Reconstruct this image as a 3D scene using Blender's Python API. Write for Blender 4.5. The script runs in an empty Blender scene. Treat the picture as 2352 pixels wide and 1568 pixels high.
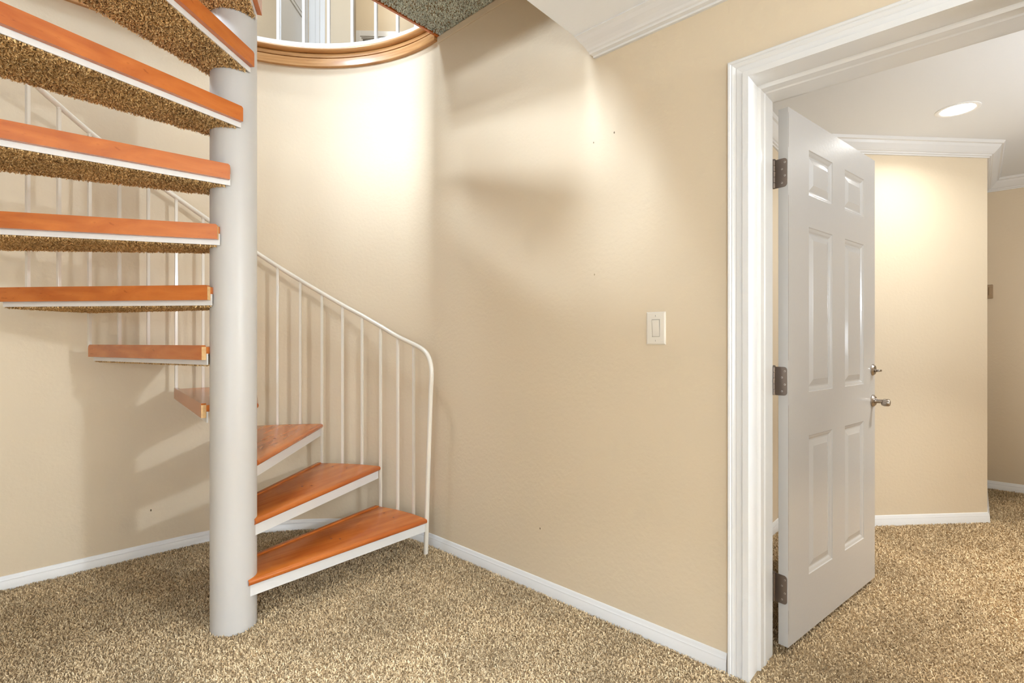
import bpy, bmesh, math, random
import numpy as np
from mathutils import Vector, Matrix

random.seed(4)
scene = bpy.context.scene
COL = scene.collection
PI = math.pi
rad = math.radians

# ------------------------------------------------------------------ materials
def new_mat(name):
    m = bpy.data.materials.new(name)
    m.use_nodes = True
    nt = m.node_tree
    b = nt.nodes['Principled BSDF']
    return m, nt, b

def paint(name, col, rough=0.5, bump=0.0, scale=120.0, var=0.0, coat=0.0, distort=0.004):
    m, nt, b = new_mat(name)
    b.inputs['Base Color'].default_value = (*col, 1)
    b.inputs['Roughness'].default_value = rough
    if coat:
        b.inputs['Coat Weight'].default_value = coat
        b.inputs['Coat Roughness'].default_value = 0.12
    tc = nt.nodes.new('ShaderNodeTexCoord')
    if bump:
        n = nt.nodes.new('ShaderNodeTexNoise')
        n.inputs['Scale'].default_value = scale
        n.inputs['Detail'].default_value = 4
        nt.links.new(tc.outputs['Object'], n.inputs['Vector'])
        bp = nt.nodes.new('ShaderNodeBump')
        bp.inputs['Strength'].default_value = bump
        bp.inputs['Distance'].default_value = distort
        nt.links.new(n.outputs['Fac'], bp.inputs['Height'])
        nt.links.new(bp.outputs['Normal'], b.inputs['Normal'])
    if var:
        n2 = nt.nodes.new('ShaderNodeTexNoise')
        n2.inputs['Scale'].default_value = 1.7
        n2.inputs['Detail'].default_value = 3
        nt.links.new(tc.outputs['Object'], n2.inputs['Vector'])
        mx = nt.nodes.new('ShaderNodeMix'); mx.data_type = 'RGBA'
        mx.inputs['A'].default_value = (*[c * (1 - var) for c in col], 1)
        mx.inputs['B'].default_value = (*[min(1, c * (1 + var)) for c in col], 1)
        nt.links.new(n2.outputs['Fac'], mx.inputs['Factor'])
        nt.links.new(mx.outputs['Result'], b.inputs['Base Color'])
    return m

def wood(name, dark, light, rough=0.28, coat=0.35, stretch=(2.2, 26, 26)):
    m, nt, b = new_mat(name)
    tc = nt.nodes.new('ShaderNodeTexCoord')
    mp = nt.nodes.new('ShaderNodeMapping')
    mp.inputs['Scale'].default_value = stretch
    nt.links.new(tc.outputs['Object'], mp.inputs['Vector'])
    n = nt.nodes.new('ShaderNodeTexNoise')
    n.inputs['Scale'].default_value = 1.0
    n.inputs['Detail'].default_value = 6
    n.inputs['Distortion'].default_value = 0.9
    nt.links.new(mp.outputs['Vector'], n.inputs['Vector'])
    r = nt.nodes.new('ShaderNodeValToRGB')
    r.color_ramp.elements[0].position = 0.32
    r.color_ramp.elements[0].color = (*dark, 1)
    r.color_ramp.elements[1].position = 0.7
    r.color_ramp.elements[1].color = (*light, 1)
    nt.links.new(n.outputs['Fac'], r.inputs['Fac'])
    # small dark pores
    n3 = nt.nodes.new('ShaderNodeTexNoise')
    n3.inputs['Scale'].default_value = 9.0
    nt.links.new(mp.outputs['Vector'], n3.inputs['Vector'])
    r3 = nt.nodes.new('ShaderNodeValToRGB')
    r3.color_ramp.elements[0].position = 0.22
    r3.color_ramp.elements[0].color = (0.66, 0.58, 0.52, 1)
    r3.color_ramp.elements[1].position = 0.34
    r3.color_ramp.elements[1].color = (1, 1, 1, 1)
    nt.links.new(n3.outputs['Fac'], r3.inputs['Fac'])
    mx = nt.nodes.new('ShaderNodeMix'); mx.data_type = 'RGBA'; mx.blend_type = 'MULTIPLY'
    mx.inputs['Factor'].default_value = 1
    nt.links.new(r.outputs['Color'], mx.inputs['A'])
    nt.links.new(r3.outputs['Color'], mx.inputs['B'])
    nt.links.new(mx.outputs['Result'], b.inputs['Base Color'])
    b.inputs['Roughness'].default_value = rough
    b.inputs['Coat Weight'].default_value = coat
    b.inputs['Coat Roughness'].default_value = 0.14
    return m

def pile_mat(name, lo, mid, hi):
    m, nt, b = new_mat(name)
    g = nt.nodes.new('ShaderNodeNewGeometry')
    r = nt.nodes.new('ShaderNodeValToRGB')
    e = r.color_ramp.elements
    e[0].position = 0.0; e[0].color = (*lo, 1)
    e[1].position = 1.0; e[1].color = (*hi, 1)
    k = e.new(0.45); k.color = (*mid, 1)
    nt.links.new(g.outputs['Random Per Island'], r.inputs['Fac'])
    tc = nt.nodes.new('ShaderNodeTexCoord')
    n = nt.nodes.new('ShaderNodeTexNoise')
    n.inputs['Scale'].default_value = 3.6
    n.inputs['Detail'].default_value = 3
    nt.links.new(tc.outputs['Object'], n.inputs['Vector'])
    mr = nt.nodes.new('ShaderNodeMapRange')
    mr.inputs['From Min'].default_value = 0.3
    mr.inputs['From Max'].default_value = 0.7
    mr.inputs['To Min'].default_value = 0.80
    mr.inputs['To Max'].default_value = 1.14
    nt.links.new(n.outputs['Fac'], mr.inputs['Value'])
    mx = nt.nodes.new('ShaderNodeVectorMath'); mx.operation = 'SCALE'
    nt.links.new(r.outputs['Color'], mx.inputs[0])
    nt.links.new(mr.outputs['Result'], mx.inputs['Scale'])
    nt.links.new(mx.outputs['Vector'], b.inputs['Base Color'])
    b.inputs['Roughness'].default_value = 0.9
    b.inputs['Specular IOR Level'].default_value = 0.1
    return m

def carpet_back(name, lo, hi):
    m, nt, b = new_mat(name)
    tc = nt.nodes.new('ShaderNodeTexCoord')
    n = nt.nodes.new('ShaderNodeTexNoise')
    n.inputs['Scale'].default_value = 170
    n.inputs['Detail'].default_value = 3
    nt.links.new(tc.outputs['Object'], n.inputs['Vector'])
    r = nt.nodes.new('ShaderNodeValToRGB')
    r.color_ramp.elements[0].position = 0.35; r.color_ramp.elements[0].color = (*lo, 1)
    r.color_ramp.elements[1].position = 0.65; r.color_ramp.elements[1].color = (*hi, 1)
    nt.links.new(n.outputs['Fac'], r.inputs['Fac'])
    nt.links.new(r.outputs['Color'], b.inputs['Base Color'])
    bp = nt.nodes.new('ShaderNodeBump')
    bp.inputs['Distance'].default_value = 0.01
    nt.links.new(n.outputs['Fac'], bp.inputs['Height'])
    nt.links.new(bp.outputs['Normal'], b.inputs['Normal'])
    b.inputs['Roughness'].default_value = 0.95
    b.inputs['Specular IOR Level'].default_value = 0.05
    return m

def metal(name, col, rough):
    m, nt, b = new_mat(name)
    b.inputs['Base Color'].default_value = (*col, 1)
    b.inputs['Metallic'].default_value = 1
    b.inputs['Roughness'].default_value = rough
    return m

def emit(name, col, s):
    m, nt, b = new_mat(name)
    b.inputs['Emission Color'].default_value = (*col, 1)
    b.inputs['Emission Strength'].default_value = s
    b.inputs['Base Color'].default_value = (0.8, 0.8, 0.8, 1)
    return m

WALLC = (0.68, 0.565, 0.405)
def add_marks(m, pts):
    """small scuffs with a shape of their own on a painted wall"""
    nt = m.node_tree; b = nt.nodes['Principled BSDF']
    tc = nt.nodes.new('ShaderNodeTexCoord')
    prev = b.inputs['Base Color'].links[0].from_socket
    for (p, r, c) in pts:
        d = nt.nodes.new('ShaderNodeVectorMath'); d.operation = 'DISTANCE'
        sc_ = nt.nodes.new('ShaderNodeVectorMath'); sc_.operation = 'MULTIPLY'; sc_.inputs[1].default_value = (1, 1, 0.6)
        nt.links.new(tc.outputs['Object'], sc_.inputs[0])
        nt.links.new(sc_.outputs['Vector'], d.inputs[0]); d.inputs[1].default_value = (p[0], p[1], p[2] * 0.6)
        l = nt.nodes.new('ShaderNodeMath'); l.operation = 'LESS_THAN'; l.inputs[1].default_value = r
        nt.links.new(d.outputs['Value'], l.inputs[0])
        mx = nt.nodes.new('ShaderNodeMix'); mx.data_type = 'RGBA'
        nt.links.new(l.outputs['Value'], mx.inputs['Factor'])
        nt.links.new(prev, mx.inputs['A']); mx.inputs['B'].default_value = (*c, 1)
        prev = mx.outputs['Result']
    nt.links.new(prev, b.inputs['Base Color'])
M = {}
M['wall'] = paint('wall_paint', WALLC, 0.6, bump=0.35, scale=55, var=0.02, distort=0.003)
DK = (0.16, 0.11, 0.06)
add_marks(M['wall'], [((1.85, 1.2144, 2.027), 0.0022, DK), ((1.85, 1.1128, 2.042), 0.0028, DK), ((1.85, 1.2101, 1.458), 0.0025, (0.36, 0.26, 0.14)),
                      ((1.85, 1.512, 0.29), 0.003, DK), ((0.719, 3.353, 0.24), 0.004, DK)])
M['white'] = paint('white_gloss', (0.72, 0.71, 0.69), 0.28, bump=0.08, scale=90, coat=0.3)
M['ceil'] = paint('ceiling_white', (0.80, 0.81, 0.82), 0.7, bump=0.2, scale=150)
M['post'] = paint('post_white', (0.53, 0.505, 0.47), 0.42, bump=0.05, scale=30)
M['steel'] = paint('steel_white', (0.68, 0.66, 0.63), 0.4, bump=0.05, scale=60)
M['cream'] = paint('cream_enamel', (0.72, 0.66, 0.56), 0.3, coat=0.3)
M['bright'] = paint('white_enamel', (0.85, 0.85, 0.84), 0.35)
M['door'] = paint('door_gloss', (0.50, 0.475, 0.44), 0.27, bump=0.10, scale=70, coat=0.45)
M['plastic'] = paint('switch_plastic', (0.74, 0.68, 0.58), 0.35)
M['tan'] = paint('plate_brown', (0.36, 0.25, 0.14), 0.5)
M['wood'] = wood('tread_wood', (0.40, 0.088, 0.012), (0.60, 0.178, 0.030), 0.26, 0.35, (1.4, 13, 13))
M['rawwood'] = wood('raw_wood', (0.52, 0.30, 0.12), (0.70, 0.45, 0.20), 0.6, 0.0)
M['plug'] = paint('wood_plug', (0.22, 0.05, 0.012), 0.4)
M['ring'] = wood('ring_wood', (0.42, 0.19, 0.055), (0.62, 0.34, 0.13), 0.35, 0.3, (3, 3, 40))
M['backing'] = carpet_back('carpet_backing', (0.24, 0.165, 0.09), (0.46, 0.33, 0.19))
M['pile'] = pile_mat('carpet_pile', (0.40, 0.285, 0.155), (0.62, 0.455, 0.265), (0.80, 0.63, 0.40))
M['lining'] = pile_mat('lining_pile', (0.44, 0.27, 0.105), (0.70, 0.44, 0.19), (0.88, 0.63, 0.32))
M['cool_lit_lining'] = pile_mat('cool_lit_lining_pile', (0.45, 0.49, 0.43), (0.72, 0.77, 0.68), (0.90, 0.94, 0.86))  # cool upstairs light on the landing carpet, put into its colour
M['nickel'] = metal('brushed_nickel', (0.38, 0.33, 0.285), 0.26)
M['hinge'] = metal('hinge_steel', (0.25, 0.20, 0.165), 0.42)
M['screw'] = metal('screw_steel', (0.62, 0.56, 0.50), 0.35)
M['hole'] = paint('dark_slot', (0.03, 0.025, 0.02), 0.7)
M['seam'] = paint('edge_seam', (0.24, 0.21, 0.18), 0.6)
M['lens'] = emit('lamp_lens', (1.0, 0.93, 0.82), 14)
mg, ntg, bg = new_mat('window_glass')
bg.inputs['Base Color'].default_value = (0.16, 0.16, 0.17, 1)
bg.inputs['Roughness'].default_value = 0.08
M['glass'] = mg

# ------------------------------------------------------------------ mesh helpers
class MB:
    def __init__(s):
        s.v = []; s.f = []; s.m = []
    def add(s, verts, faces, mi=0):
        o = len(s.v)
        s.v += [tuple(p) for p in verts]
        s.f += [tuple(i + o for i in f) for f in faces]
        s.m += [mi] * len(faces)
        return s
    def box(s, x0, x1, y0, y1, z0, z1, mi=0):
        v = [(x0, y0, z0), (x1, y0, z0), (x1, y1, z0), (x0, y1, z0), (x0, y0, z1), (x1, y0, z1), (x1, y1, z1), (x0, y1, z1)]
        return s.add(v, [(3, 2, 1, 0), (4, 5, 6, 7), (0, 1, 5, 4), (1, 2, 6, 5), (2, 3, 7, 6), (3, 0, 4, 7)], mi)
    def obox(s, O, d, n, s0, s1, n0, n1, z0, z1, mi=0):
        # box in a vertical frame: O plan origin, d along, n across
        v = []
        for z in (z0, z1):
            for a, b in ((s0, n0), (s1, n0), (s1, n1), (s0, n1)):
                v.append((O[0] + d[0] * a + n[0] * b, O[1] + d[1] * a + n[1] * b, z))
        return s.add(v, [(3, 2, 1, 0), (4, 5, 6, 7), (0, 1, 5, 4), (1, 2, 6, 5), (2, 3, 7, 6), (3, 0, 4, 7)], mi)
    def prism(s, poly, z0, z1, mi=0):
        n = len(poly)
        v = [(p[0], p[1], z0) for p in poly] + [(p[0], p[1], z1) for p in poly]
        f = [tuple(range(n - 1, -1, -1)), tuple(range(n, 2 * n))]
        f += [(i, (i + 1) % n, n + (i + 1) % n, n + i) for i in range(n)]
        return s.add(v, f, mi)
    def loft(s, rings, cap=True, closed=True, mi=0):
        n = len(rings[0]); v = [p for r in rings for p in r]; f = []
        for k in range(len(rings) - 1):
            for i in range(n if closed else n - 1):
                j = (i + 1) % n
                f.append((k * n + i, k * n + j, (k + 1) * n + j, (k + 1) * n + i))
        if cap:
            f.append(tuple(range(n - 1, -1, -1)))
            f.append(tuple((len(rings) - 1) * n + i for i in range(n)))
        return s.add(v, f, mi)
    def tube(s, pts, r, n=12, mi=0, caps=True):
        pts = [Vector(p) for p in pts]
        rings = []
        up = Vector((0.13, 0.21, 1)).normalized()
        prev = None
        for i, p in enumerate(pts):
            a = pts[max(0, i - 1)]; b = pts[min(len(pts) - 1, i + 1)]
            t = (b - a).normalized()
            if prev is None:
                x = t.cross(up)
                if x.length < 0.05: x = t.cross(Vector((1, 0, 0)))
            else:
                x = prev - t * prev.dot(t)
            x.normalize(); prev = x
            y = t.cross(x)
            rr = r[i] if isinstance(r, (list, tuple)) else r
            rings.append([tuple(p + x * math.cos(2 * PI * k / n) * rr + y * math.sin(2 * PI * k / n) * rr) for k in range(n)])
        return s.loft(rings, caps, True, mi)
    def lathe(s, O, ax, prof, n=24, mi=0):
        # prof: (distance along axis, radius)
        ax = Vector(ax).normalized()
        x = ax.cross(Vector((0, 0, 1)))
        if x.length < 0.05: x = Vector((1, 0, 0))
        x.normalize(); y = ax.cross(x)
        O = Vector(O)
        rings = [[tuple(O + ax * d + x * math.cos(2 * PI * k / n) * r + y * math.sin(2 * PI * k / n) * r) for k in range(n)] for d, r in prof]
        return s.loft(rings, True, True, mi)
    def build(s, name, mats, parent=None, smooth=False, bevel=0.0, loc=None, segs=2):
        me = bpy.data.meshes.new(name)
        me.from_pydata(s.v, [], s.f)
        for m in (mats if isinstance(mats, (list, tuple)) else [mats]):
            me.materials.append(m)
        me.polygons.foreach_set('material_index', s.m)
        bm = bmesh.new(); bm.from_mesh(me)
        bmesh.ops.recalc_face_normals(bm, faces=bm.faces)
        bm.to_mesh(me); bm.free()
        if smooth:
            me.shade_smooth()
            me.set_sharp_from_angle(angle=rad(35))
        o = bpy.data.objects.new(name, me)
        COL.objects.link(o)
        if loc: o.location = loc
        if parent: o.parent = parent
        if bevel:
            b = o.modifiers.new('edge', 'BEVEL')
            b.width = bevel; b.segments = segs; b.limit_method = 'ANGLE'; b.angle_limit = rad(40)
        return o

def tag(o, label=None, cat=None, group=None, kind=None):
    if label: o['label'] = label
    if cat: o['category'] = cat
    if group: o['group'] = group
    if kind: o['kind'] = kind
    return o
def empty(name, loc=(0, 0, 0), rz=0, parent=None):
    o = bpy.data.objects.new(name, None); COL.objects.link(o)
    o.location = loc; o.rotation_euler = (0, 0, rz); o.empty_display_size = 0.1
    if parent: o.parent = parent
    return o
def struct(o, label=None, cat=None):
    o['kind'] = 'structure'
    if label: o['label'] = label
    if cat: o['category'] = cat
    return o

def offset_path(path, u):
    """plan polyline moved to its left by u, mitred"""
    out = []
    n = len(path)
    for i, p in enumerate(path):
        ds = []
        if i > 0: ds.append((p[0] - path[i - 1][0], p[1] - path[i - 1][1]))
        if i < n - 1: ds.append((path[i + 1][0] - p[0], path[i + 1][1] - p[1]))
        ns = []
        for d in ds:
            L = math.hypot(*d); ns.append((-d[1] / L, d[0] / L))
        if len(ns) == 1: m = ns[0]
        else:
            m = (ns[0][0] + ns[1][0], ns[0][1] + ns[1][1])
            L2 = m[0] ** 2 + m[1] ** 2
            m = (m[0] * 2 / L2, m[1] * 2 / L2)
        out.append((p[0] + m[0] * u, p[1] + m[1] * u))
    return out
def sweep(mb, path, prof, mi=0, side=1, cap=True):
    """closed profile (u away from wall, z) swept along plan path"""
    offs = [offset_path(path, u * side) for u, z in prof]
    rings = [[(offs[k][i][0], offs[k][i][1], prof[k][1]) for k in range(len(prof))] for i in range(len(path))]
    return mb.loft(rings, cap, True, mi)
def ushape(mb, path, prof, mapf, mi=0):
    """2D path, profile (w to the left, t) -> mapf(a,b,t)"""
    offs = [offset_path(path, w) for w, t in prof]
    rings = [[mapf(offs[k][i][0], offs[k][i][1], prof[k][1]) for k in range(len(prof))] for i in range(len(path))]
    return mb.loft(rings, True, True, mi)

# ------------------------------------------------------------------ camera
cam = bpy.data.cameras.new('camera')
cam.sensor_width = 36; cam.sensor_fit = 'HORIZONTAL'
cam.lens = 1164.0 / 2352 * 36
cam.clip_start = 0.05
co = bpy.data.objects.new('camera', cam); COL.objects.link(co)
co.location = (0, 0, 1.17)
co.rotation_euler = (PI / 2, 0, rad(42.43 - 90))
scene.camera = co

# ------------------------------------------------------------------ plan dimensions
P = (0.773, 2.27)           # stair post
R = 1.078                   # curved wall radius
WX = 1.85                   # face of the right wall
CEIL = 2.45
UF = 3.0                    # upper floor level
def pol(a, r, c=P):
    return (c[0] + r * math.cos(rad(a)), c[1] + r * math.sin(rad(a)))
AE = 86.0
arc = lambda r, a0=0, a1=AE, n=44: [pol(a0 + (a1 - a0) * i / n, r) for i in range(n + 1)]
tdir = (-math.sin(rad(AE)), math.cos(rad(AE)))
def straight_end(r, L):
    p = pol(AE, r)
    return (p[0] + tdir[0] * L, p[1] + tdir[1] * L)

# ------------------------------------------------------------------ setting: near room
b = MB()
b.box(-2.6, 5.7, -2.6, 3.75, -0.12, -0.006)
struct(b.build('floor', M['backing']), 'beige carpeted floor of both rooms', 'floor')

b = MB()
DY0, DY1, DZ = -0.345, 0.585, 2.091
b.box(WX, 2.10, DY1, 2.30, -0.006, 2.985)
b.box(WX, 2.10, -2.6, DY0, -0.006, 2.44)
b.box(WX, 2.10, DY0, DY1, DZ, 2.44)
struct(b.build('wall_right', M['wall']), 'beige wall with the light switch, between the stair and the doorway', 'wall')

# curved wall round the stair running into a straight wall at left
b = MB()
inner = arc(R) + [straight_end(R, 3.5)]
outer = arc(R + 0.1) + [straight_end(R + 0.1, 3.5)]
n = len(inner)
v = [(*p, -0.006) for p in inner] + [(*p, 2.90) for p in inner] + [(*p, -0.006) for p in outer] + [(*p, 2.90) for p in outer]
f = []
for i in range(n - 1):
    f.append((i, i + 1, n + i + 1, n + i))
    f.append((2 * n + i + 1, 2 * n + i, 3 * n + i, 3 * n + i + 1))
    f.append((n + i, n + i + 1, 3 * n + i + 1, 3 * n + i))
    f.append((i + 1, i, 2 * n + i, 2 * n + i + 1))
f += [(0, n, 3 * n, 2 * n), (n - 1, 3 * n - 1, 4 * n - 1, 2 * n - 1)]
b.add(v, f)
struct(b.build('wall_back', M['wall'], smooth=True), 'curved beige wall wrapping round behind the spiral staircase', 'wall')

b = MB(); b.box(-2.7, -2.6, -2.6, 3.75, -0.006, 2.45)
struct(b.build('wall_left', M['wall']), 'beige wall on the far left of the stair room', 'wall')
b = MB(); b.box(-2.6, 5.7, -2.7, -2.6, -0.006, 2.45)
struct(b.build('wall_front', M['wall']), 'beige wall behind the viewer', 'wall')

# ceiling slabs (white below, upper floor on top)
WELLX = -0.9
b = MB()
b.box(-2.7, WX + 0.25, -2.7, 1.242, CEIL, UF - 0.01)
struct(b.build('ceiling', M['ceil']), 'white ceiling of the stair room ending at the stairwell', 'ceiling')
b = MB()
b.box(-2.7, WELLX, 1.242, 3.75, CEIL, UF - 0.01)
struct(b.build('ceiling', M['ceil']), 'white ceiling left of the stairwell', 'ceiling')
b = MB()
b.box(2.10, 5.7, -2.7, 1.2, CEIL, UF - 0.05)
struct(b.build('ceiling', M['ceil']), 'white ceiling of the room behind the door', 'ceiling')

# baseboards
BASE = [(0, -0.006), (0.014, -0.006), (0.014, 0.004), (0.0125, 0.008), (0.0125, 0.032), (0.0105, 0.035), (0.0105, 0.041),
        (0.008, 0.044), (0.007, 0.052), (0.003, 0.059), (0, 0.060)]
b = MB(); sweep(b, [(WX, 0.652), (WX, P[1])] + arc(R)[1:] + [straight_end(R, 3.3)], BASE, side=1)
struct(b.build('baseboard_right', M['white'], smooth=True), 'white baseboard along the right wall and round the curved wall', 'baseboard')

# crown moulding on the right wall, cut back at the stairwell
CROWN = [(0, 2.384), (0.012, 2.384), (0.014, 2.391), (0.030, 2.394), (0.033, 2.401), (0.041, 2.404), (0.047, 2.411), (0.060, 2.420),
         (0.078, 2.430), (0.092, 2.440), (0.098, 2.4425), (0.105, 2.445), (0.105, 2.4505), (0, 2.4505)]
b = MB()
rings = []
for yy in (-2.6, None):
    ring = []
    for u, z in CROWN:
        y = yy if yy is not None else 1.204 + 0.036 * min(1, u / 0.1)
        ring.append((WX - u, y, z))
    rings.append(ring)
b.loft(rings)
struct(b.build('trim_1', M['white']), 'white crown moulding above the doorway, cut off at the stairwell', 'trim')

# door casing (near side) and jamb
path = [(-0.335, -0.006), (-0.335, 2.081), (0.575, 2.081), (0.575, -0.006)]
CAS = [(0.004, 0.0), (0.004, 0.010), (0.0075, 0.0125), (0.012, 0.0125), (0.0145, 0.0105), (0.018, 0.0105), (0.024, 0.012), (0.032, 0.0135), (0.040, 0.0145),
       (0.043, 0.0135), (0.046, 0.0155), (0.054, 0.0185), (0.057, 0.0175), (0.060, 0.0205), (0.0665, 0.0215), (0.070, 0.0185), (0.070, 0.0)]
b = MB(); ushape(b, path, CAS, lambda y, z, t: (WX - t, y, z))
JAMB = [(0.02, 1.831), (0.0, 1.831), (0.0, 1.926), (-0.003, 1.930), (-0.010, 1.936), (-0.010, 1.972), (-0.0135, 1.978), (-0.0135, 2.065),
        (0.0, 2.065), (0.0, 2.104), (0.02, 2.104)]
ushape(b, path, JAMB, lambda y, z, t: (t, y, z))
struct(b.build('trim_2', M['white']), 'white moulded casing and jamb round the open doorway', 'trim')
b = MB(); ushape(b, path, CAS, lambda y, z, t: (2.10 + t, y, z))
struct(b.build('trim_3', M['white']), 'white casing on the far side of the doorway', 'trim')

# beige ledger strip below the landing
b = MB(); b.box(WX - 0.006, WX, 1.245, 2.262, 2.868, 2.905)
struct(b.build('trim_4', M['wall'], bevel=0.002), 'beige strip on the wall just under the landing', 'trim')

# ------------------------------------------------------------------ setting: room behind the door
AW0, AW1 = (3.478, 0.916), (4.523, -0.058)
b = MB(); b.box(2.10, AW0[0], 0.916, 1.016, -0.006, 2.45)
b.prism([AW0, AW1, (AW1[0] + 0.07, AW1[1] + 0.08), (AW0[0] + 0.02, AW0[1] + 0.1)], -0.006, 2.45)
b.box(AW1[0] + 0.001, 5.57, AW1[1], AW1[1] + 0.08, -0.006, 2.45)
struct(b.build('wall_alcove', M['wall']), 'pale beige angled wall beyond the open door', 'wall')
b = MB(); b.box(5.57, 5.67, -2.6, 0.1, -0.006, 2.45)
struct(b.build('wall_far', M['wall']), 'darker beige far wall at the right edge, behind the angled wall', 'wall')
pth = [(5.57, -2.6), (5.57, AW1[1]), AW1, AW0, (2.12, 0.916)]
b = MB(); sweep(b, pth, BASE, side=1)
struct(b.build('baseboard_alcove', M['white'], smooth=True), 'white baseboard of the room beyond the door', 'baseboard')
CR2 = [(0, 2.362), (0.010, 2.362), (0.012, 2.369), (0.020, 2.372), (0.023, 2.379), (0.030, 2.382), (0.040, 2.392), (0.060, 2.416), (0.068, 2.430),
       (0.078, 2.434), (0.082, 2.4425), (0.086, 2.4505), (0, 2.4505)]
b = MB(); sweep(b, pth, CR2, side=1)
struct(b.build('trim_5', M['white']), 'white crown moulding of the room beyond the door', 'trim')

# ------------------------------------------------------------------ carpet pile
def tufts(pts, length, width, rng, zdir=1, lean=0.9):
    """pts: (n,3) roots. Bent tapering yarn ends, five vertices and two quads-tris each"""
    n = len(pts)
    a = rng.uniform(0, 2 * PI, n)
    t = rng.uniform(0, 2 * PI, n)
    L = length * rng.uniform(0.7, 1.25, n)
    W = width * rng.uniform(0.7, 1.3, n)
    ln = lean * rng.uniform(0.25, 1.0, n)
    dx, dy = np.cos(a), np.sin(a)
    wx, wy = np.cos(t), np.sin(t)
    V = np.zeros((n, 6, 3), np.float32)
    mid = pts + np.stack([dx * L * 0.28 * ln, dy * L * 0.28 * ln, zdir * L * 0.60], 1)
    tip = pts + np.stack([dx * L * 0.95 * ln, dy * L * 0.95 * ln, zdir * L * (1.0 - 0.40 * ln)], 1)
    w = np.stack([wx * W, wy * W, np.zeros(n)], 1)
    V[:, 0] = pts - w * 0.5; V[:, 1] = pts + w * 0.5
    V[:, 2] = mid - w * 0.6; V[:, 3] = mid + w * 0.6
    V[:, 4] = tip - w * 0.4; V[:, 5] = tip + w * 0.4
    base = (np.arange(n) * 6)[:, None]
    F = np.concatenate([base + np.array([[0, 1, 3, 2]]), base + np.array([[2, 3, 5, 4]])], 1).reshape(-1, 4)
    return V.reshape(-1, 3), F
def np_mesh(name, V, F, mats):
    me = bpy.data.meshes.new(name)
    me.vertices.add(len(V)); me.vertices.foreach_set('co', np.ascontiguousarray(V, np.float32).ravel())
    me.loops.add(F.size); me.loops.foreach_set('vertex_index', np.ascontiguousarray(F, np.int32).ravel())
    me.polygons.add(len(F)); me.polygons.foreach_set('loop_start', np.arange(0, F.size, 4, dtype=np.int32))
    me.polygons.foreach_set('use_smooth', np.ones(len(F), bool))
    for m in mats: me.materials.append(m)
    me.update(calc_edges=True); me.validate()
    return me
rng = np.random.default_rng(7)
def scatter(x0, x1, y0, y1, dens):
    n = int((x1 - x0) * (y1 - y0) * dens)
    return np.stack([rng.uniform(x0, x1, n), rng.uniform(y0, y1, n), np.full(n, -0.006)], 1)
pts = scatter(-1.5, 1.834, 0.2, 3.4, 42000)
rel = pts[:, :2] - np.array(P)
keep = (rel[:, 1] < 0) | (np.hypot(rel[:, 0], rel[:, 1]) < R - 0.012) | ((rel[:, 0] < 0) & (rel[:, 1] < R - 0.012 - rel[:, 0] * math.tan(rad(4))))
keep &= np.hypot(rel[:, 0], rel[:, 1]) > 0.089
keep &= (pts[:, 0] * 0.738 + pts[:, 1] * 0.6745) > 1.35
near = pts[keep]
pts = scatter(1.835, 5.55, -1.6, 0.9, 26000)
nx, ny = (AW0[1] - AW1[1]), (AW1[0] - AW0[0])
keep = ((pts[:, 0] - AW0[0]) * nx + (pts[:, 1] - AW0[1]) * ny < -0.02) | ((pts[:, 0] > AW1[0]) & (pts[:, 1] < AW1[1] - 0.015))
keep &= (pts[:, 1] < 0.56) | (pts[:, 0] > 2.115)
keep &= (pts[:, 1] > -0.33) | (pts[:, 0] > 2.12)
far = pts[keep]
for arr, lab in ((near, 'short tan carpet pile round the foot of the staircase'), (far, 'golden tan carpet pile beyond the doorway')):
    V, F = tufts(arr, 0.0105, 0.0030, rng)
    o = bpy.data.objects.new('carpet_pile', np_mesh('carpet_pile', V, F, [M['pile']])); COL.objects.link(o)
    tag(o, lab, 'carpet', kind='stuff')

# ------------------------------------------------------------------ spiral staircase
stair = empty('spiral_staircase', (P[0], P[1], 0))
tag(stair, 'spiral staircase with orange wooden treads round a white steel post', 'staircase')
b = MB()
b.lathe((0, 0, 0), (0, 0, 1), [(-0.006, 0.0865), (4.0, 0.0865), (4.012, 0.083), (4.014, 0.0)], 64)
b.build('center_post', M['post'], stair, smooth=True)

STEP, RISE, Z1 = 22.5, 0.2375, 0.198
TR = 0.962
FA, BA = 2.3, 14.3
def front(s, off=0.0855):
    return (off * math.sin(rad(FA)) + s * math.cos(rad(FA)), -off * math.cos(rad(FA)) + s * math.sin(rad(FA)))
def back(s, off=0.11):
    return (-off * math.sin(rad(BA)) + s * math.cos(rad(BA)), off * math.cos(rad(BA)) + s * math.sin(rad(BA)))
def slen(off, r):
    return math.sqrt(r * r - off * off)
def outline(fo, bo, r=TR, n=9, s0=0.022, s1=0.03):
    a = front(slen(fo, r), fo); c = back(slen(bo, r), bo)
    a0 = math.atan2(a[1], a[0]); a1 = math.atan2(c[1], c[0])
    pts = [front(s0, fo)]
    pts += [(r * math.cos(a0 + (a1 - a0) * i / n), r * math.sin(a0 + (a1 - a0) * i / n)) for i in range(n + 1)]
    pts += [back(s1, bo), (0.045, 0.02), (0.045, -0.03)]
    return pts
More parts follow.
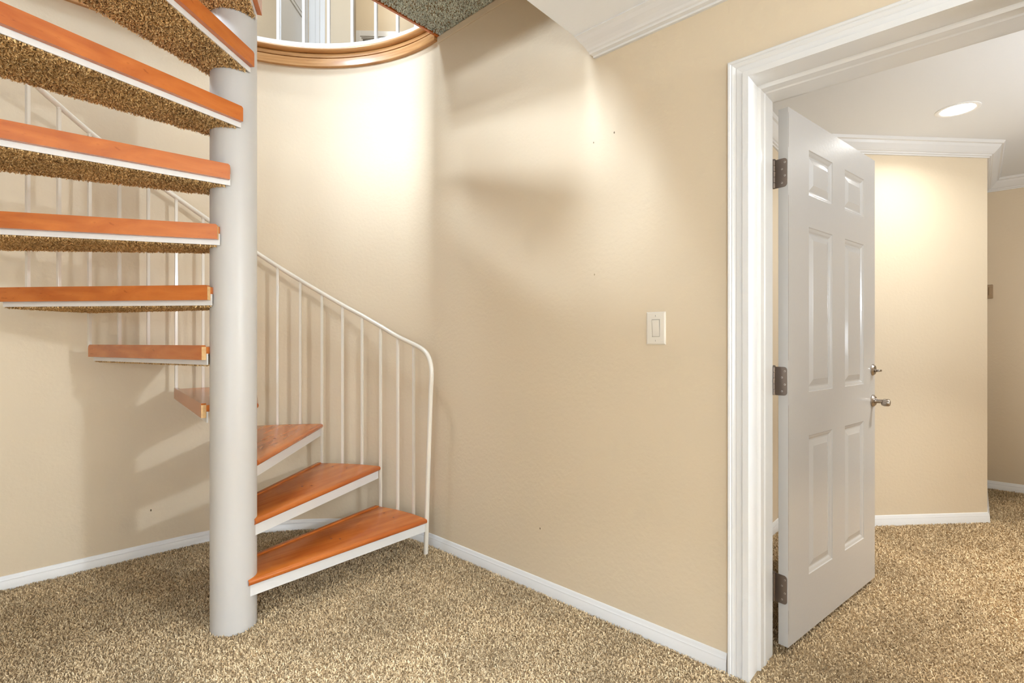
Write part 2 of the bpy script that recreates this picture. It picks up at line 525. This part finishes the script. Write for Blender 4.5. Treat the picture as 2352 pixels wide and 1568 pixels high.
# plank with a half-round nose
b = MB(); rings = []
T = 0.027
for i in range(9):
    z = -T + T * i / 8
    k = (z + T / 2) / (T / 2)
    fo = 0.080 + 0.0125 * math.sqrt(max(0, 1 - k * k))
    rr = TR + 0.003 - 0.004 * (1 - math.sqrt(max(0, 1 - k * k)))
    rings.append([(*p, z) for p in outline(fo, 0.094, rr)])
b.loft(rings)
for pr_, aa in ((0.50, 4.5), (0.475, 9.0), (0.86, 7.0), (0.885, 13.5)):
    c = pol(aa, pr_, (0, 0))
    b.lathe((c[0], c[1], -0.001), (0, 0, 1), [(0, 0.0052), (0.0016, 0.0052), (0.0019, 0.0)], 12, 1)
plank_me = b.build('tread', [M['wood'], M['plug']], smooth=True)
# white steel pan under the plank
b = MB()
PT, PB = -T, -0.072
fo, bo, rr = 0.0800, 0.093, TR - 0.003
def plate(pa, pb, th, z0, z1):
    dx, dy = pb[0] - pa[0], pb[1] - pa[1]; L = math.hypot(dx, dy)
    nx, ny = -dy / L * th, dx / L * th
    b.prism([pa, pb, (pb[0] + nx, pb[1] + ny), (pa[0] + nx, pa[1] + ny)], z0, z1)
plate(front(0.030, fo), front(slen(fo, rr), fo), 0.005, PB, PT)
plate(back(slen(bo, rr), bo), back(0.03, bo), 0.005, PB, PT)
aa = front(slen(fo, rr), fo); cc = back(slen(bo, rr), bo)
a0 = math.atan2(aa[1], aa[0]); a1 = math.atan2(cc[1], cc[0])
ao = [(rr * math.cos(a0 + (a1 - a0) * i / 10), rr * math.sin(a0 + (a1 - a0) * i / 10)) for i in range(11)]
ai = [(x * (rr - 0.005) / rr, y * (rr - 0.005) / rr) for x, y in ao]
b.prism(ao + ai[::-1], PB + 0.012, PT)
pan = b.build('steel_pan', M['steel'], plank_me)
# wooden board along the back edge
BT, BB = 0.007, -0.052
def back_board(L0):
    b = MB()
    L1 = slen(0.11, TR + 0.006)
    segs = [(L0, BB), (L1, BB), (L1, BT - 0.016)] + [(L1 - 0.016 + 0.016 * math.sin(rad(90 - t)), BT - 0.016 + 0.016 * math.cos(rad(90 - t))) for t in (22, 45, 67, 90)] + [(L0 + 0.006, BT), (L0, BT - 0.006)]
    n = len(segs)
    v = [(*back(s, 0.112), z) for s, z in segs] + [(*back(s, 0.094), z) for s, z in segs]
    b.add(v, [tuple(range(n)), tuple(range(2 * n - 1, n - 1, -1))])
    for i in range(n):
        j = (i + 1) % n
        b.add([v[i], v[j], v[n + j], v[n + i]], [(0, 1, 2, 3)], 1 if i == n - 1 else 0)
    return b.build('back_board', [M['wood'], M['rawwood']], plank_me, bevel=0.0022)
board = back_board(0.034)
low_board = back_board(0.12)
# carpet lining hung under the tread
lin = outline(0.074, 0.088, TR - 0.010, 9, 0.03, 0.045)
b = MB(); b.prism(lin[:-2] + [(0.03, 0.03), (0.03, -0.03)], -0.070, PT)
lining = b.build('carpet_lining', M['backing'], plank_me)
def in_poly(p, poly):
    x, y = p[:, 0], p[:, 1]; c = np.zeros(len(p), bool); j = len(poly) - 1
    for i in range(len(poly)):
        xi, yi = poly[i]; xj, yj = poly[j]
        hit = ((yi > y) != (yj > y)) & (x < (xj - xi) * (y - yi) / (yj - yi + 1e-12) + xi)
        c ^= hit; j = i
    return c
def pile_under(poly, z, dens, name, mat, hole=None, length=0.014, width=0.0036):
    xs = [p[0] for p in poly]; ys = [p[1] for p in poly]
    n = int((max(xs) - min(xs)) * (max(ys) - min(ys)) * dens)
    p = np.stack([rng.uniform(min(xs), max(xs), n), rng.uniform(min(ys), max(ys), n), np.full(n, z)], 1)
    p = p[in_poly(p, poly)]
    if hole: p = p[np.hypot(p[:, 0], p[:, 1]) > hole]
    V, F = tufts(p, length, width, rng, -1, 1.0)
    return np_mesh(name, V, F, [mat])
pm = pile_under(outline(0.080, 0.090, TR - 0.004, 9, 0.03, 0.045), -0.0695, 60000, 'lining_pile', M['lining'], 0.088, 0.0105, 0.0030)
pile = bpy.data.objects.new('lining_pile', pm); COL.objects.link(pile); pile.parent = lining
pile['kind'] = 'stuff'
NT = 12
LINED = 4                                   # the lowest treads show bare steel underneath
for k in range(NT):
    if k == 0:
        o = plank_me
    else:
        o = plank_me.copy(); COL.objects.link(o)
        d = pan.copy(); COL.objects.link(d); d.parent = o
        if k == 3: board.parent = o
        else:
            d = (low_board if k < 3 else board).copy(); COL.objects.link(d); d.parent = o
        if k == LINED: lining.parent = o
        elif k > LINED:
            d = lining.copy(); COL.objects.link(d); d.parent = o
            g = pile.copy(); COL.objects.link(g); g.parent = d
    o.parent = stair
    o.location = (0, 0, Z1 + RISE * k)
    o.rotation_euler = (0, 0, rad(STEP * k))

# balusters and handrail
def catmull(pts, per=8):
    out = []
    n = len(pts)
    for i in range(n - 1):
        p0, p1, p2, p3 = (Vector(pts[max(0, i - 1)]), Vector(pts[i]), Vector(pts[i + 1]), Vector(pts[min(n - 1, i + 2)]))
        for j in range(per):
            t = j / per
            out.append(0.5 * ((2 * p1) + (p2 - p0) * t + (2 * p0 - 5 * p1 + 4 * p2 - p3) * t * t + (3 * p1 - p0 - 3 * p2 + p3) * t ** 3))
    out.append(Vector(pts[-1]))
    return out
RR = 0.972
railz = [(4.5, 1.154), (12, 1.198), (19.9, 1.262), (27.6, 1.328), (34.9, 1.391), (42.9, 1.468), (49.9, 1.539), (58, 1.626), (69, 1.75), (80, 1.876), (87.8, 1.962),
         (99, 2.077), (110.4, 2.188), (118, 2.260), (125.7, 2.330), (140, 2.475), (160, 2.68), (180, 2.89), (200, 3.10), (220, 3.31), (240, 3.52), (262, 3.74), (272, 3.80)]
def rail_z(a):
    for i in range(len(railz) - 1):
        if railz[i][0] <= a <= railz[i + 1][0]:
            t = (a - railz[i][0]) / (railz[i + 1][0] - railz[i][0])
            return railz[i][1] * (1 - t) + railz[i + 1][1] * t
    return railz[-1][1]
ctl = [(-1.8, -0.006), (-2.6, 0.3), (-3.6, 0.62), (-4.6, 0.90), (-5.0, 0.985), (-4.7, 1.035), (-3.7, 1.075), (-2.0, 1.107), (0.5, 1.130)] + railz
cp = [(*pol(a, RR, (0, 0)), z) for a, z in ctl]
b = MB(); b.tube(catmull(cp, 5), 0.0128, 14)
b.build('handrail', M['cream'], stair, smooth=True)
bar0 = None
for j in range(36):
    a = 4.5 + 7.57 * j
    if a > 268: break
    k = int((a + 3.2) // STEP)                    # tread index under the bar
    corner = abs((a + 3.2) % STEP) < 2.6 and k > 0
    zt = rail_z(a) - 0.011
    if corner or (a + 3.2) % STEP > STEP - 1.2:
        if (a + 3.2) % STEP > STEP - 1.2: k += 1
        zb = Z1 + RISE * (k - 1) - 0.01
    else:
        zb = Z1 + RISE * k - 0.075
    c = pol(a, RR, (0, 0))
    b = MB()
    d = (-math.sin(rad(a)), math.cos(rad(a))); nn = (math.cos(rad(a)), math.sin(rad(a)))
    b.obox(c, d, nn, -0.0068, 0.0068, -0.0068, 0.0068, zb, zt)
    b.lathe((c[0], c[1], zt - 0.006), (0, 0, 1), [(0, 0.0085), (0.006, 0.0098), (0.012, 0.0085)], 10)
    b.build('baluster', M['cream'], stair, bevel=0.0012)
# top landing
LX0, LX1, LY0, LY1 = -0.09, WX - P[0] - 0.002, 1.246 - P[1], 2.2555 - P[1]
b = MB(); b.box(LX0, LX1, LY0, LY1, 2.925, UF + 0.03)
land = b.build('landing', M['steel'], stair)
lp = [(LX0, LY0), (LX1 - 0.001, LY0), (LX1 - 0.001, LY1 - 0.008), (LX0, LY1 - 0.008)]
b = MB(); b.prism(lp, 2.914, 2.924); ll = b.build('carpet_lining', M['backing'], land)
pm2 = pile_under(lp, 2.9145, 50000, 'lining_pile', M['cool_lit_lining'], 0.088, 0.0105, 0.0030)
o = bpy.data.objects.new('lining_pile', pm2); COL.objects.link(o); o.parent = ll; o['kind'] = 'stuff'
ll['label'] = 'carpet under the landing, coloured grey-green for the cool light on it'
b = MB(); b.box(0.05, LX1 - 0.001, LY1 - 0.006, LY1 + 0.010, 2.903, UF + 0.03)
b.build('fascia', M['wood'], land, bevel=0.002)

# ------------------------------------------------------------------ stairwell ring trim and upper floor
ext = 1.6
def ring_path(r): return arc(r) + [straight_end(r, ext)]
def ring_sweep(mb, prof, mi=0):
    rings = []
    paths = [ring_path(r) for r, z in prof]
    for i in range(len(paths[0])):
        rings.append([(paths[k][i][0], paths[k][i][1], prof[k][1]) for k in range(len(prof))])
    mb.loft(rings, True, True, mi)
b = MB()
ring_sweep(b, [(1.056, 2.884), (1.09, 2.884), (1.09, 2.933), (1.058, 2.933), (1.055, 2.930), (1.055, 2.887)])
ring_sweep(b, [(1.070, 2.930), (1.09, 2.930), (1.09, 2.942), (1.070, 2.942)])
ring_sweep(b, [(1.057, 2.938), (1.09, 2.938), (1.09, 2.966), (1.067, 2.966), (1.061, 2.961), (1.057, 2.955)])
ring_sweep(b, [(1.070, 2.962), (1.09, 2.962), (1.09, 2.970), (1.070, 2.970)])
ring_sweep(b, [(1.056 - 0.020 * math.sin(rad(t)), 2.9825 - 0.0145 * math.cos(rad(t))) for t in range(0, 181, 20)] + [(1.10, 2.997), (1.10, 2.968)])
struct(b.build('trim_6', M['ring'], smooth=True), 'curved moulded wooden edging of the stairwell opening above the curved wall', 'trim')
# upper floor: annulus side, and the hall
b = MB()
ip = ring_path(1.09)
op = []
for i, p in enumerate(ip):
    if i < len(ip) - 1:
        a = AE * i / 44
        t = min(5.5 / max(1e-6, math.cos(rad(a))), 8.0 / max(1e-6, math.sin(rad(a))))
        op.append((P[0] + t * math.cos(rad(a)), P[1] + t * math.sin(rad(a))))
    else: op.append((p[0], P[1] + 8.0))
n = len(ip)
b.loft([[(*ip[i], UF - 0.02), (*op[i], UF - 0.02), (*op[i], UF), (*ip[i], UF)] for i in range(n)])
b.box(WX + 0.001, 6.3, -2.7, P[1], UF - 0.03, UF)
b.box(-5.6, WX, -2.7, 1.242, UF - 0.009, UF)
b.box(-5.6, WELLX, 1.242, 3.42, UF - 0.009, UF)
b.box(-5.6, ip[-1][0], 3.42, P[1] + 8, UF - 0.02, UF)
struct(b.build('floor', M['backing']), 'carpeted upper floor seen from below at the stairwell', 'floor')

bal = empty('balustrade', (P[0], P[1], UF))
tag(bal, 'white steel balustrade standing on the curved wooden edging upstairs', 'railing')
def loc_ring(mb, prof):
    paths = [[(x - P[0], y - P[1]) for x, y in ring_path(r)] for r, z in prof]
    mb.loft([[(paths[k][i][0], paths[k][i][1], prof[k][1]) for k in range(len(prof))] for i in range(len(paths[0]))])
b = MB(); loc_ring(b, [(1.072, 0.004), (1.108, 0.004), (1.108, 0.036), (1.072, 0.036)])
b.build('bottom_rail', M['bright'], bal, smooth=True)
b = MB(); loc_ring(b, [(1.072, 0.90), (1.108, 0.90), (1.108, 0.94), (1.072, 0.94)])
b.build('top_rail', M['bright'], bal, smooth=True)
for a in [2.2, 10.2, 17.6, 25.9, 34.4, 42.4, 50.5, 58.4, 66.4, 74.4, 82.4]:
    c = pol(a, 1.09, (0, 0))
    b = MB()
    d = (-math.sin(rad(a)), math.cos(rad(a))); nn = (math.cos(rad(a)), math.sin(rad(a)))
    b.obox(c, d, nn, -0.0085, 0.0085, -0.0085, 0.0085, 0.034, 0.902)
    b.build('baluster', M['bright'], bal, bevel=0.001)

# ------------------------------------------------------------------ upstairs hall
UC = 5.75
b = MB(); b.box(-5.7, 6.4, -2.8, 10.4, UC, UC + 0.1)
struct(b.build('ceiling', M['ceil']), 'white ceiling of the upper floor', 'ceiling')
b = MB()
b.box(-5.7, -5.6, -2.8, 10.4, UF - 0.3, UC)
b.box(-5.7, 6.4, -2.8, -2.7, UF - 0.3, UC)
b.box(6.3, 6.4, -2.8, 10.4, UF - 0.3, UC)
b.box(-5.7, 6.4, 10.3, 10.4, UF - 0.3, UC)
struct(b.build('wall_upper', M['wall']), 'beige outer walls of the upper floor', 'wall')
q = 1 / math.sqrt(2)
along, nrm = (q, -q), (q, q)          # 45 degree walls seen square on
def at45(c, s): return (nrm[0] * c + along[0] * s, nrm[1] * c + along[1] * s)
# far wall
C1 = 3.437 * q + 5.873 * q
s815 = 3.437 * q - 5.873 * q
Wd = 1.15
O = at45(C1, s815)
ZH = 5.149
b = MB()
b.obox(O, along, nrm, -4.0, 0.01, 0.0, 0.12, UF, UC)
b.obox(O, along, nrm, Wd - 0.01, 3.0, 0.0, 0.12, UF, UC)
b.obox(O, along, nrm, 0.0, Wd, 0.0, 0.12, ZH - 0.01, UC)
b.obox(O, along, nrm, 0.0, Wd, 0.0, 0.12, UF, UF + 0.85)
b.obox(O, along, nrm, 0.0, Wd, 0.11, 0.12, UF + 0.8, ZH)
struct(b.build('wall_upper_far', M['wall']), 'beige wall upstairs holding the white framed window', 'wall')
b = MB()
z0, z1 = UF + 0.85, ZH
def frame(s0, s1, zz0, zz1, w, n0, n1):
    b.obox(O, along, nrm, s0, s0 + w, n0, n1, zz0, zz1); b.obox(O, along, nrm, s1 - w, s1, n0, n1, zz0, zz1)
    b.obox(O, along, nrm, s0 + w, s1 - w, n0, n1, zz0, zz0 + w); b.obox(O, along, nrm, s0 + w, s1 - w, n0, n1, zz1 - w, zz1)
frame(0, Wd, z0, z1, 0.070, -0.018, 0.02)
frame(0.066, Wd - 0.066, z0 + 0.066, z1 - 0.066, 0.018, -0.008, 0.05)
frame(0.082, Wd - 0.082, z0 + 0.08, z1 - 0.08, 0.016, 0.006, 0.06)
w1 = b.build('window_1', M['white'], bevel=0.002)
struct(w1, 'white framed window upstairs, its top just showing over the stairwell edge', 'window')
b = MB()
for s in (0.40, 0.76):
    b.obox(O, along, nrm, s, s + 0.03, -0.002, 0.05, z0 + 0.09, z1 - 0.09)
b.build('window_mullion', M['white'], w1, bevel=0.002)
b = MB(); b.obox(O, along, nrm, 0.09, Wd - 0.09, 0.062, 0.068, z0 + 0.09, z1 - 0.09)
b.build('window_pane', M['glass'], w1)

# nearer wall with the door
C2 = 2.573 * q + 4.967 * q
s711 = 2.46 * q - 5.09 * q
O2 = at45(C2, s711)
b = MB()
b.obox(O2, along, nrm, 0.16, 0.445, 0.0, 0.12, UF, UC)
b.obox(O2, along, nrm, -0.80, 0.16, 0.0, 0.12, UF + 2.72, UC)
struct(b.build('wall_upper_near', M['wall']), 'beige wall upstairs beside the white door', 'wall')
b = MB()
CS2 = [(0.0, -0.03), (0.0, 0.014), (0.02, 0.016), (0.06, 0.016), (0.075, 0.022), (0.11, 0.022), (0.115, 0.012), (0.162, 0.008), (0.162, -0.03)]
n = len(CS2)
rr_ = [[(O2[0] + along[0] * s - nrm[0] * t, O2[1] + along[1] * s - nrm[1] * t, z) for s, t in CS2] for z in (UF, UF + 2.75)]
b.loft(rr_)
struct(b.build('trim_7', M['white']), 'white casing beside the upstairs door', 'trim')
# open door leaf running from the jamb towards the viewer
D0 = (1.985, 4.660); D1 = (2.430, 5.060)
L = math.hypot(D1[0] - D0[0], D1[1] - D0[1])
dd = ((D1[0] - D0[0]) / L, (D1[1] - D0[1]) / L); dn = (dd[1], -dd[0])
b = MB(); b.obox(D0, dd, dn, 0, L, -0.035, 0, UF + 0.01, UF + 2.70)
def panel(s0, s1, zz0, zz1):
    for (a0_, a1_, c0_, c1_) in ((s0, s0 + 0.02, zz0, zz1), (s1 - 0.02, s1, zz0, zz1), (s0, s1, zz0, zz0 + 0.02), (s0, s1, zz1 - 0.02, zz1)):
        b.obox(D0, dd, dn, a0_, a1_, 0, 0.008, c0_, c1_)
    b.obox(D0, dd, dn, s0 + 0.05, s1 - 0.05, 0, 0.005, zz0 + 0.05, zz1 - 0.05)
panel(0.12, L - 0.09, UF + 1.40, UF + 2.55)
panel(0.12, L - 0.09, UF + 0.25, UF + 0.80)
struct(b.build('door_2', M['white'], bevel=0.002), 'white panelled door upstairs seen through the white balusters', 'door')

# ------------------------------------------------------------------ the open six-panel door
A = (2.10, 0.518)
DA = math.atan2(-0.1685, 0.9857)
DW, DT, DZ0, DZ1 = 0.930, 0.035, 0.022, 2.050
door = empty('door_1', (A[0], A[1], 0), DA)
struct(door, 'white six-panel door standing open into the next room', 'door')
# local: x along the leaf, -y the visible face, +y the hidden face
PANX = [(0.182, 0.418), (0.552, 0.785)]
PANZ = [(0.246, 0.797), (0.970, 1.624), (1.750, 1.930)]
b = MB()
xs = [0, PANX[0][0], PANX[0][1], PANX[1][0], PANX[1][1], DW]
zs = [DZ0] + [z for p in PANZ for z in p] + [DZ1]
for i in range(5):
    for j in range(7):
        if i in (1, 3) and j in (1, 3, 5): continue
        b.add([(xs[i], 0, zs[j]), (xs[i + 1], 0, zs[j]), (xs[i + 1], 0, zs[j + 1]), (xs[i], 0, zs[j + 1])], [(0, 1, 2, 3)])
for (x0, x1) in PANX:
    for (z0, z1) in PANZ:
        steps = [(0, 0), (0.003, 0.003), (0.012, 0.0055), (0.019, 0.0095), (0.024, 0.0095), (0.045, 0.0035), (0.048, 0.0025)]
        rings = []
        for ins, dep in steps:
            rings.append([(x0 + ins, dep, z0 + ins), (x1 - ins, dep, z0 + ins), (x1 - ins, dep, z1 - ins), (x0 + ins, dep, z1 - ins)])
        b.loft(rings, cap=False)
        b.add(rings[-1], [(0, 1, 2, 3)])
b.add([(0, DT, DZ0), (DW, DT, DZ0), (DW, DT, DZ1), (0, DT, DZ1)], [(0, 1, 2, 3)])
b.add([(0, 0, DZ0), (0, DT, DZ0), (0, DT, DZ1), (0, 0, DZ1)], [(0, 1, 2, 3)])
b.add([(DW, 0, DZ0), (DW, DT, DZ0), (DW, DT, DZ1), (DW, 0, DZ1)], [(0, 1, 2, 3)])
b.add([(0, 0, DZ0), (DW, 0, DZ0), (DW, DT, DZ0), (0, DT, DZ0)], [(0, 1, 2, 3)])
b.add([(0, 0, DZ1), (DW, 0, DZ1), (DW, DT, DZ1), (0, DT, DZ1)], [(0, 1, 2, 3)])
for zz0, zz1 in ((DZ0 + 0.05, 0.16), (0.31, 0.93), (1.10, 1.72), (1.90, DZ1 - 0.02)):
    b.box(0.0040, 0.0054, -0.0003, 0.001, zz0, zz1, 1)
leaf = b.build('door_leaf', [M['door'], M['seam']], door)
# hinges: plate on the hinge edge plus the knuckle
def rrect(y0, y1, z0, z1, r, n=5):
    pts = []
    for cy_, cz_, a0_ in ((y1, z0, None), (y1, z1, None)):
        pass
    pts = [(y1, z0), (y0 + r, z0)]
    pts += [(y0 + r - r * math.sin(rad(t)), z0 + r - r * math.cos(rad(t))) for t in (15, 30, 45, 60, 75, 90)]
    pts += [(y0 + r - r * math.cos(rad(t)), z1 - r + r * math.sin(rad(t))) for t in (0, 15, 30, 45, 60, 75, 90)]
    pts += [(y1, z1)]
    return pts
for hz in (1.807, 1.020, 0.234):
    b = MB()
    H = 0.054
    pr_ = rrect(0.003, DT + 0.011, hz - H, hz + H, 0.012)
    n = len(pr_)
    b.add([(-0.0022, y, z) for y, z in pr_] + [(0.0008, y, z) for y, z in pr_],
          [tuple(range(n)), tuple(range(2 * n - 1, n - 1, -1))] + [(i, (i + 1) % n, n + (i + 1) % n, n + i) for i in range(n)])
    for k in range(5):
        zz = hz - H + k * 2 * H / 5
        b.lathe((-0.004, DT + 0.0155, zz), (0, 0, 1), [(0.0004, 0.0058), (0.001, 0.0064), (2 * H / 5 - 0.001, 0.0064), (2 * H / 5 - 0.0004, 0.0058)], 14)
    b.lathe((-0.004, DT + 0.0155, hz + H), (0, 0, 1), [(0, 0.0045), (0.001, 0.0066), (0.003, 0.0066), (0.005, 0.004)], 14)
    # jamb side leaf
    b.box(-0.030, -0.004, DT + 0.0140, DT + 0.0165, hz - H, hz + H)
    hg = b.build('hinge', M['hinge'], door, smooth=True)
    for (yy, dz) in ((0.0105, 0.038), (0.021, 0.014), (0.0105, -0.012), (0.021, -0.038)):
        b = MB()
        b.lathe((-0.0022, yy, hz + dz), (-1, 0, 0), [(0, 0.0036), (0.0005, 0.0034), (0.0008, 0.0016)], 14)
        b.lathe((-0.0029, yy, hz + dz), (-1, 0, 0), [(0, 0.0017), (0.0003, 0.0015)], 8, 1)
        b.build('screw', [M['screw'], M['hole']], hg, smooth=True)
# deadbolt
SX = 0.898
b = MB()
b.lathe((SX, 0, 1.033), (0, -1, 0), [(0, 0.0275), (0.003, 0.0275), (0.007, 0.024), (0.010, 0.0215), (0.0105, 0.0)], 36)
db = b.build('deadbolt', M['nickel'], door, smooth=True)
b = MB()
b.lathe((SX, -0.010, 1.030), (0, -1, 0), [(0, 0.0085), (0.008, 0.007), (0.012, 0.007)], 20)
b.loft([[(SX - 0.012 * w, -0.012 - d, 1.030 - h_) for w, h_ in ((1, 0.004), (1, -0.004), (-1, -0.004), (-1, 0.004))] for d in (0.006,)] +
       [[(SX - 0.017 * w, -0.012 - d, 1.030 - h_) for w, h_ in ((1, 0.005), (1, -0.005), (-1, -0.005), (-1, 0.005))] for d in (0.014, 0.022)])
b.build('thumb_turn', M['nickel'], db, smooth=True, bevel=0.002)
# lever
b = MB()
b.lathe((SX, 0, 0.884), (0, -1, 0), [(0, 0.0290), (0.004, 0.0290), (0.009, 0.025), (0.013, 0.020), (0.0135, 0.0)], 36)
hd = b.build('door_handle', M['nickel'], door, smooth=True)
b = MB()
b.lathe((SX, -0.012, 0.884), (0, -1, 0), [(0, 0.0135), (0.010, 0.0100), (0.030, 0.0095), (0.034, 0.0125), (0.052, 0.0135)], 20)
def ov(y, cx_, cz_, a, c, n=14):
    return [(cx_ + a * math.cos(2 * PI * k / n), y, cz_ + c * math.sin(2 * PI * k / n)) for k in range(n)]
b.loft([ov(-0.038, SX + 0.001, 0.874, 0.012, 0.009), ov(-0.050, SX - 0.004, 0.876, 0.016, 0.014), ov(-0.066, SX - 0.002, 0.880, 0.018, 0.017), ov(-0.069, SX - 0.002, 0.880, 0.0165, 0.0155)])
b.build('lever', M['nickel'], hd, smooth=True)
b = MB(); b.loft([ov(-0.069, SX - 0.002, 0.880, 0.012, 0.0125), ov(-0.0715, SX - 0.002, 0.880, 0.011, 0.0115)])
b.build('privacy_button', M['screw'], hd, smooth=True)

# ------------------------------------------------------------------ light switch
sw = empty('light_switch', (WX, 0.9235, 1.222))
tag(sw, 'white rocker light switch on the beige wall left of the doorway', 'light switch')
def rings_rect(specs):
    return [[(-t, -w, -h_), (-t, w, -h_), (-t, w, h_), (-t, -w, h_)] for t, w, h_ in specs]
b = MB()
b.loft(rings_rect([(0, 0.0405, 0.0640), (0.003, 0.0405, 0.0640), (0.0048, 0.0390, 0.0625), (0.0065, 0.0350, 0.0585)]), cap=False)
for (y0, y1, z0, z1) in ((-0.035, -0.0172, -0.0585, 0.0585), (0.0172, 0.035, -0.0585, 0.0585), (-0.0172, 0.0172, 0.0342, 0.0585), (-0.0172, 0.0172, -0.0585, -0.0342)):
    b.add([(-0.0065, y0, z0), (-0.0065, y1, z0), (-0.0065, y1, z1), (-0.0065, y0, z1)], [(0, 1, 2, 3)])
b.loft(rings_rect([(0.0065, 0.0172, 0.0342), (0.0035, 0.0165, 0.0335)]), cap=False)
b.build('plate', M['plastic'], sw)
b = MB()
prof = [(-0.0325, 0.004), (0.0, 0.0062), (0.0325, 0.0095)]
v = []
for z, t in prof: v += [(-t, -0.0148, z), (-t, 0.0148, z), (0, 0.0148, z), (0, -0.0148, z)]
b.add(v, [(0, 1, 5, 4), (4, 5, 9, 8), (0, 4, 7, 3), (4, 8, 11, 7), (1, 2, 6, 5), (5, 6, 10, 9), (8, 9, 10, 11), (0, 3, 2, 1)])
b.build('rocker', M['plastic'], sw, bevel=0.0008)
for z in (0.0485, -0.0485):
    b = MB(); b.lathe((-0.0065, 0, z), (-1, 0, 0), [(0, 0.0034), (0.0006, 0.0032), (0.001, 0.002)], 14)
    b.box(-0.0078, -0.0070, -0.0005, 0.0005, z - 0.003, z + 0.003, 1)
    b.build('screw', [M['plastic'], M['hole']], sw, smooth=True)
# plate on the far wall, half hidden
wp = empty('thermostat', (5.57, -0.075, 1.568))
tag(wp, 'small brown wall control on the far wall, half hidden by the angled wall', 'thermostat')
b = MB(); b.box(-0.014, 0, -0.030, 0.030, -0.055, 0.055); b.build('case', M['tan'], wp, bevel=0.004)
b = MB(); b.box(-0.020, -0.014, -0.024, -0.004, -0.030, 0.036); b.build('cover', M['tan'], wp, bevel=0.003)

# ------------------------------------------------------------------ recessed lamp beyond the door
dl = empty('ceiling_downlight', (3.726, 0.071, CEIL))
tag(dl, 'round recessed ceiling lamp glowing in the room beyond the door', 'ceiling light')
b = MB()
n = 40
prf = [(0.074, -0.0005), (0.078, -0.003), (0.092, -0.0045), (0.098, -0.002), (0.098, 0.0)]
rings = [[(r * math.cos(2 * PI * k / n), r * math.sin(2 * PI * k / n), z) for k in range(n)] for r, z in prf]
b.loft(rings, cap=False); b.build('trim_ring', M['bright'], dl, smooth=True)
b = MB(); b.lathe((0, 0, -0.0025), (0, 0, 1), [(0, 0.0), (0.0, 0.072), (0.002, 0.074)], 40)
b.build('lens', M['lens'], dl)

# ------------------------------------------------------------------ lights
def area(name, loc, size, power, col=(1, 0.93, 0.84), target=None, shape='DISK', size_y=None, spread=180):
    l = bpy.data.lights.new(name, 'AREA'); l.energy = power; l.color = col; l.shape = shape; l.size = size
    if size_y: l.size_y = size_y
    l.spread = rad(spread)
    o = bpy.data.objects.new(name, l); COL.objects.link(o); o.location = loc
    if target is not None:
        d = Vector(target) - Vector(loc)
        o.rotation_euler = d.to_track_quat('-Z', 'Y').to_euler()
    return o
WARM = (1.0, 0.95, 0.88)
# daylight from the upstairs window that throws the bright patch through the stairwell
COOL = (0.85, 1.0, 1.18)
area('upstairs_daylight', (-4.3, 2.05, 4.5), 1.3, 108, (0.86, 1.0, 1.17), (1.85, -0.15, 2.2), 'RECTANGLE', 1.2, 66)
def point(name, loc, power, radius=0.12, col=(0.85, 1.0, 1.18)):
    l = bpy.data.lights.new(name, 'POINT'); l.energy = power; l.color = col; l.shadow_soft_size = radius
    o = bpy.data.objects.new(name, l); COL.objects.link(o); o.location = loc
    return o
point('upper_hall_light', (0.35, 2.75, 5.0), 110, 0.25)
point('upper_hall_light', (3.3, 5.15, 5.45), 5, 0.12, (1.0, 0.95, 0.85))  # unseen fill added to brighten the far wall upstairs
point('upper_hall_light', (1.7, 6.5, 5.4), 6, 0.12, (1.0, 0.95, 0.85))  # another added fill, for the left part of the far wall
point('upper_hall_light', (2.1, 3.4, 5.1), 10, 0.2, (1.0, 0.92, 0.76))  # added fill for the upstairs walls and door, no fixture
# lights for the stair room, mostly added fills, all outside the field of view
area('floor_fill', (0.35, 0.85, CEIL - 0.01), 0.2, 10, COOL, spread=75)  # unseen downward fill added to brighten the front carpet
area('floor_fill', (-0.9, 0.6, CEIL - 0.01), 0.2, 18, COOL, spread=90)  # second added floor fill, no fixture
point('room_light', (1.70, -2.2, 2.0), 115, 0.07)
point('room_light', (-0.8, -0.9, 1.5), 36, 0.15)  # unseen fill added for the ceiling and tread undersides
area('left_side_fill', (-2.5, -0.9, 1.1), 1.8, 34, COOL, (1.4, 0.9, 1.1), 'RECTANGLE', 1.5)  # broad soft fill added at the left wall, which has no window
# lights beyond the door: the recessed lamp plus added unseen fills
area('alcove_down_light', (3.726, 0.071, CEIL - 0.012), 0.14, 4.2, (0.95, 0.98, 1.0), spread=150)
area('alcove_down_light', (3.2, -0.75, CEIL - 0.01), 0.16, 17, (0.98, 0.98, 0.95), spread=85)  # extra light without a fixture, added to brighten the carpet here
area('alcove_ceiling_fill', (2.9, -1.7, 1.5), 0.3, 21, (0.92, 1.0, 1.09), (3.1, -1.2, 2.45))  # unseen upward fill added to lighten this ceiling
point('alcove_fill', (3.9, -1.7, 1.2), 3, 0.12, (0.93, 0.99, 1.06))  # weak unseen fill added for the room beyond the door

w = bpy.data.worlds.new('world'); scene.world = w; w.use_nodes = True
w.node_tree.nodes['Background'].inputs['Color'].default_value = (0.9, 0.95, 1, 1)
w.node_tree.nodes['Background'].inputs['Strength'].default_value = 0.05

scene.view_settings.view_transform = 'Standard'
scene.view_settings.look = 'None'
scene.view_settings.exposure = 0.8
scene.view_settings.gamma = 1.0
scene.view_settings.use_curve_mapping = False
scene.cycles.max_bounces = 7
scene.cycles.diffuse_bounces = 4
scene.cycles.glossy_bounces = 3
scene.cycles.use_adaptive_sampling = True
scene.cycles.adaptive_threshold = 0.07
scene.cycles.use_denoising = True
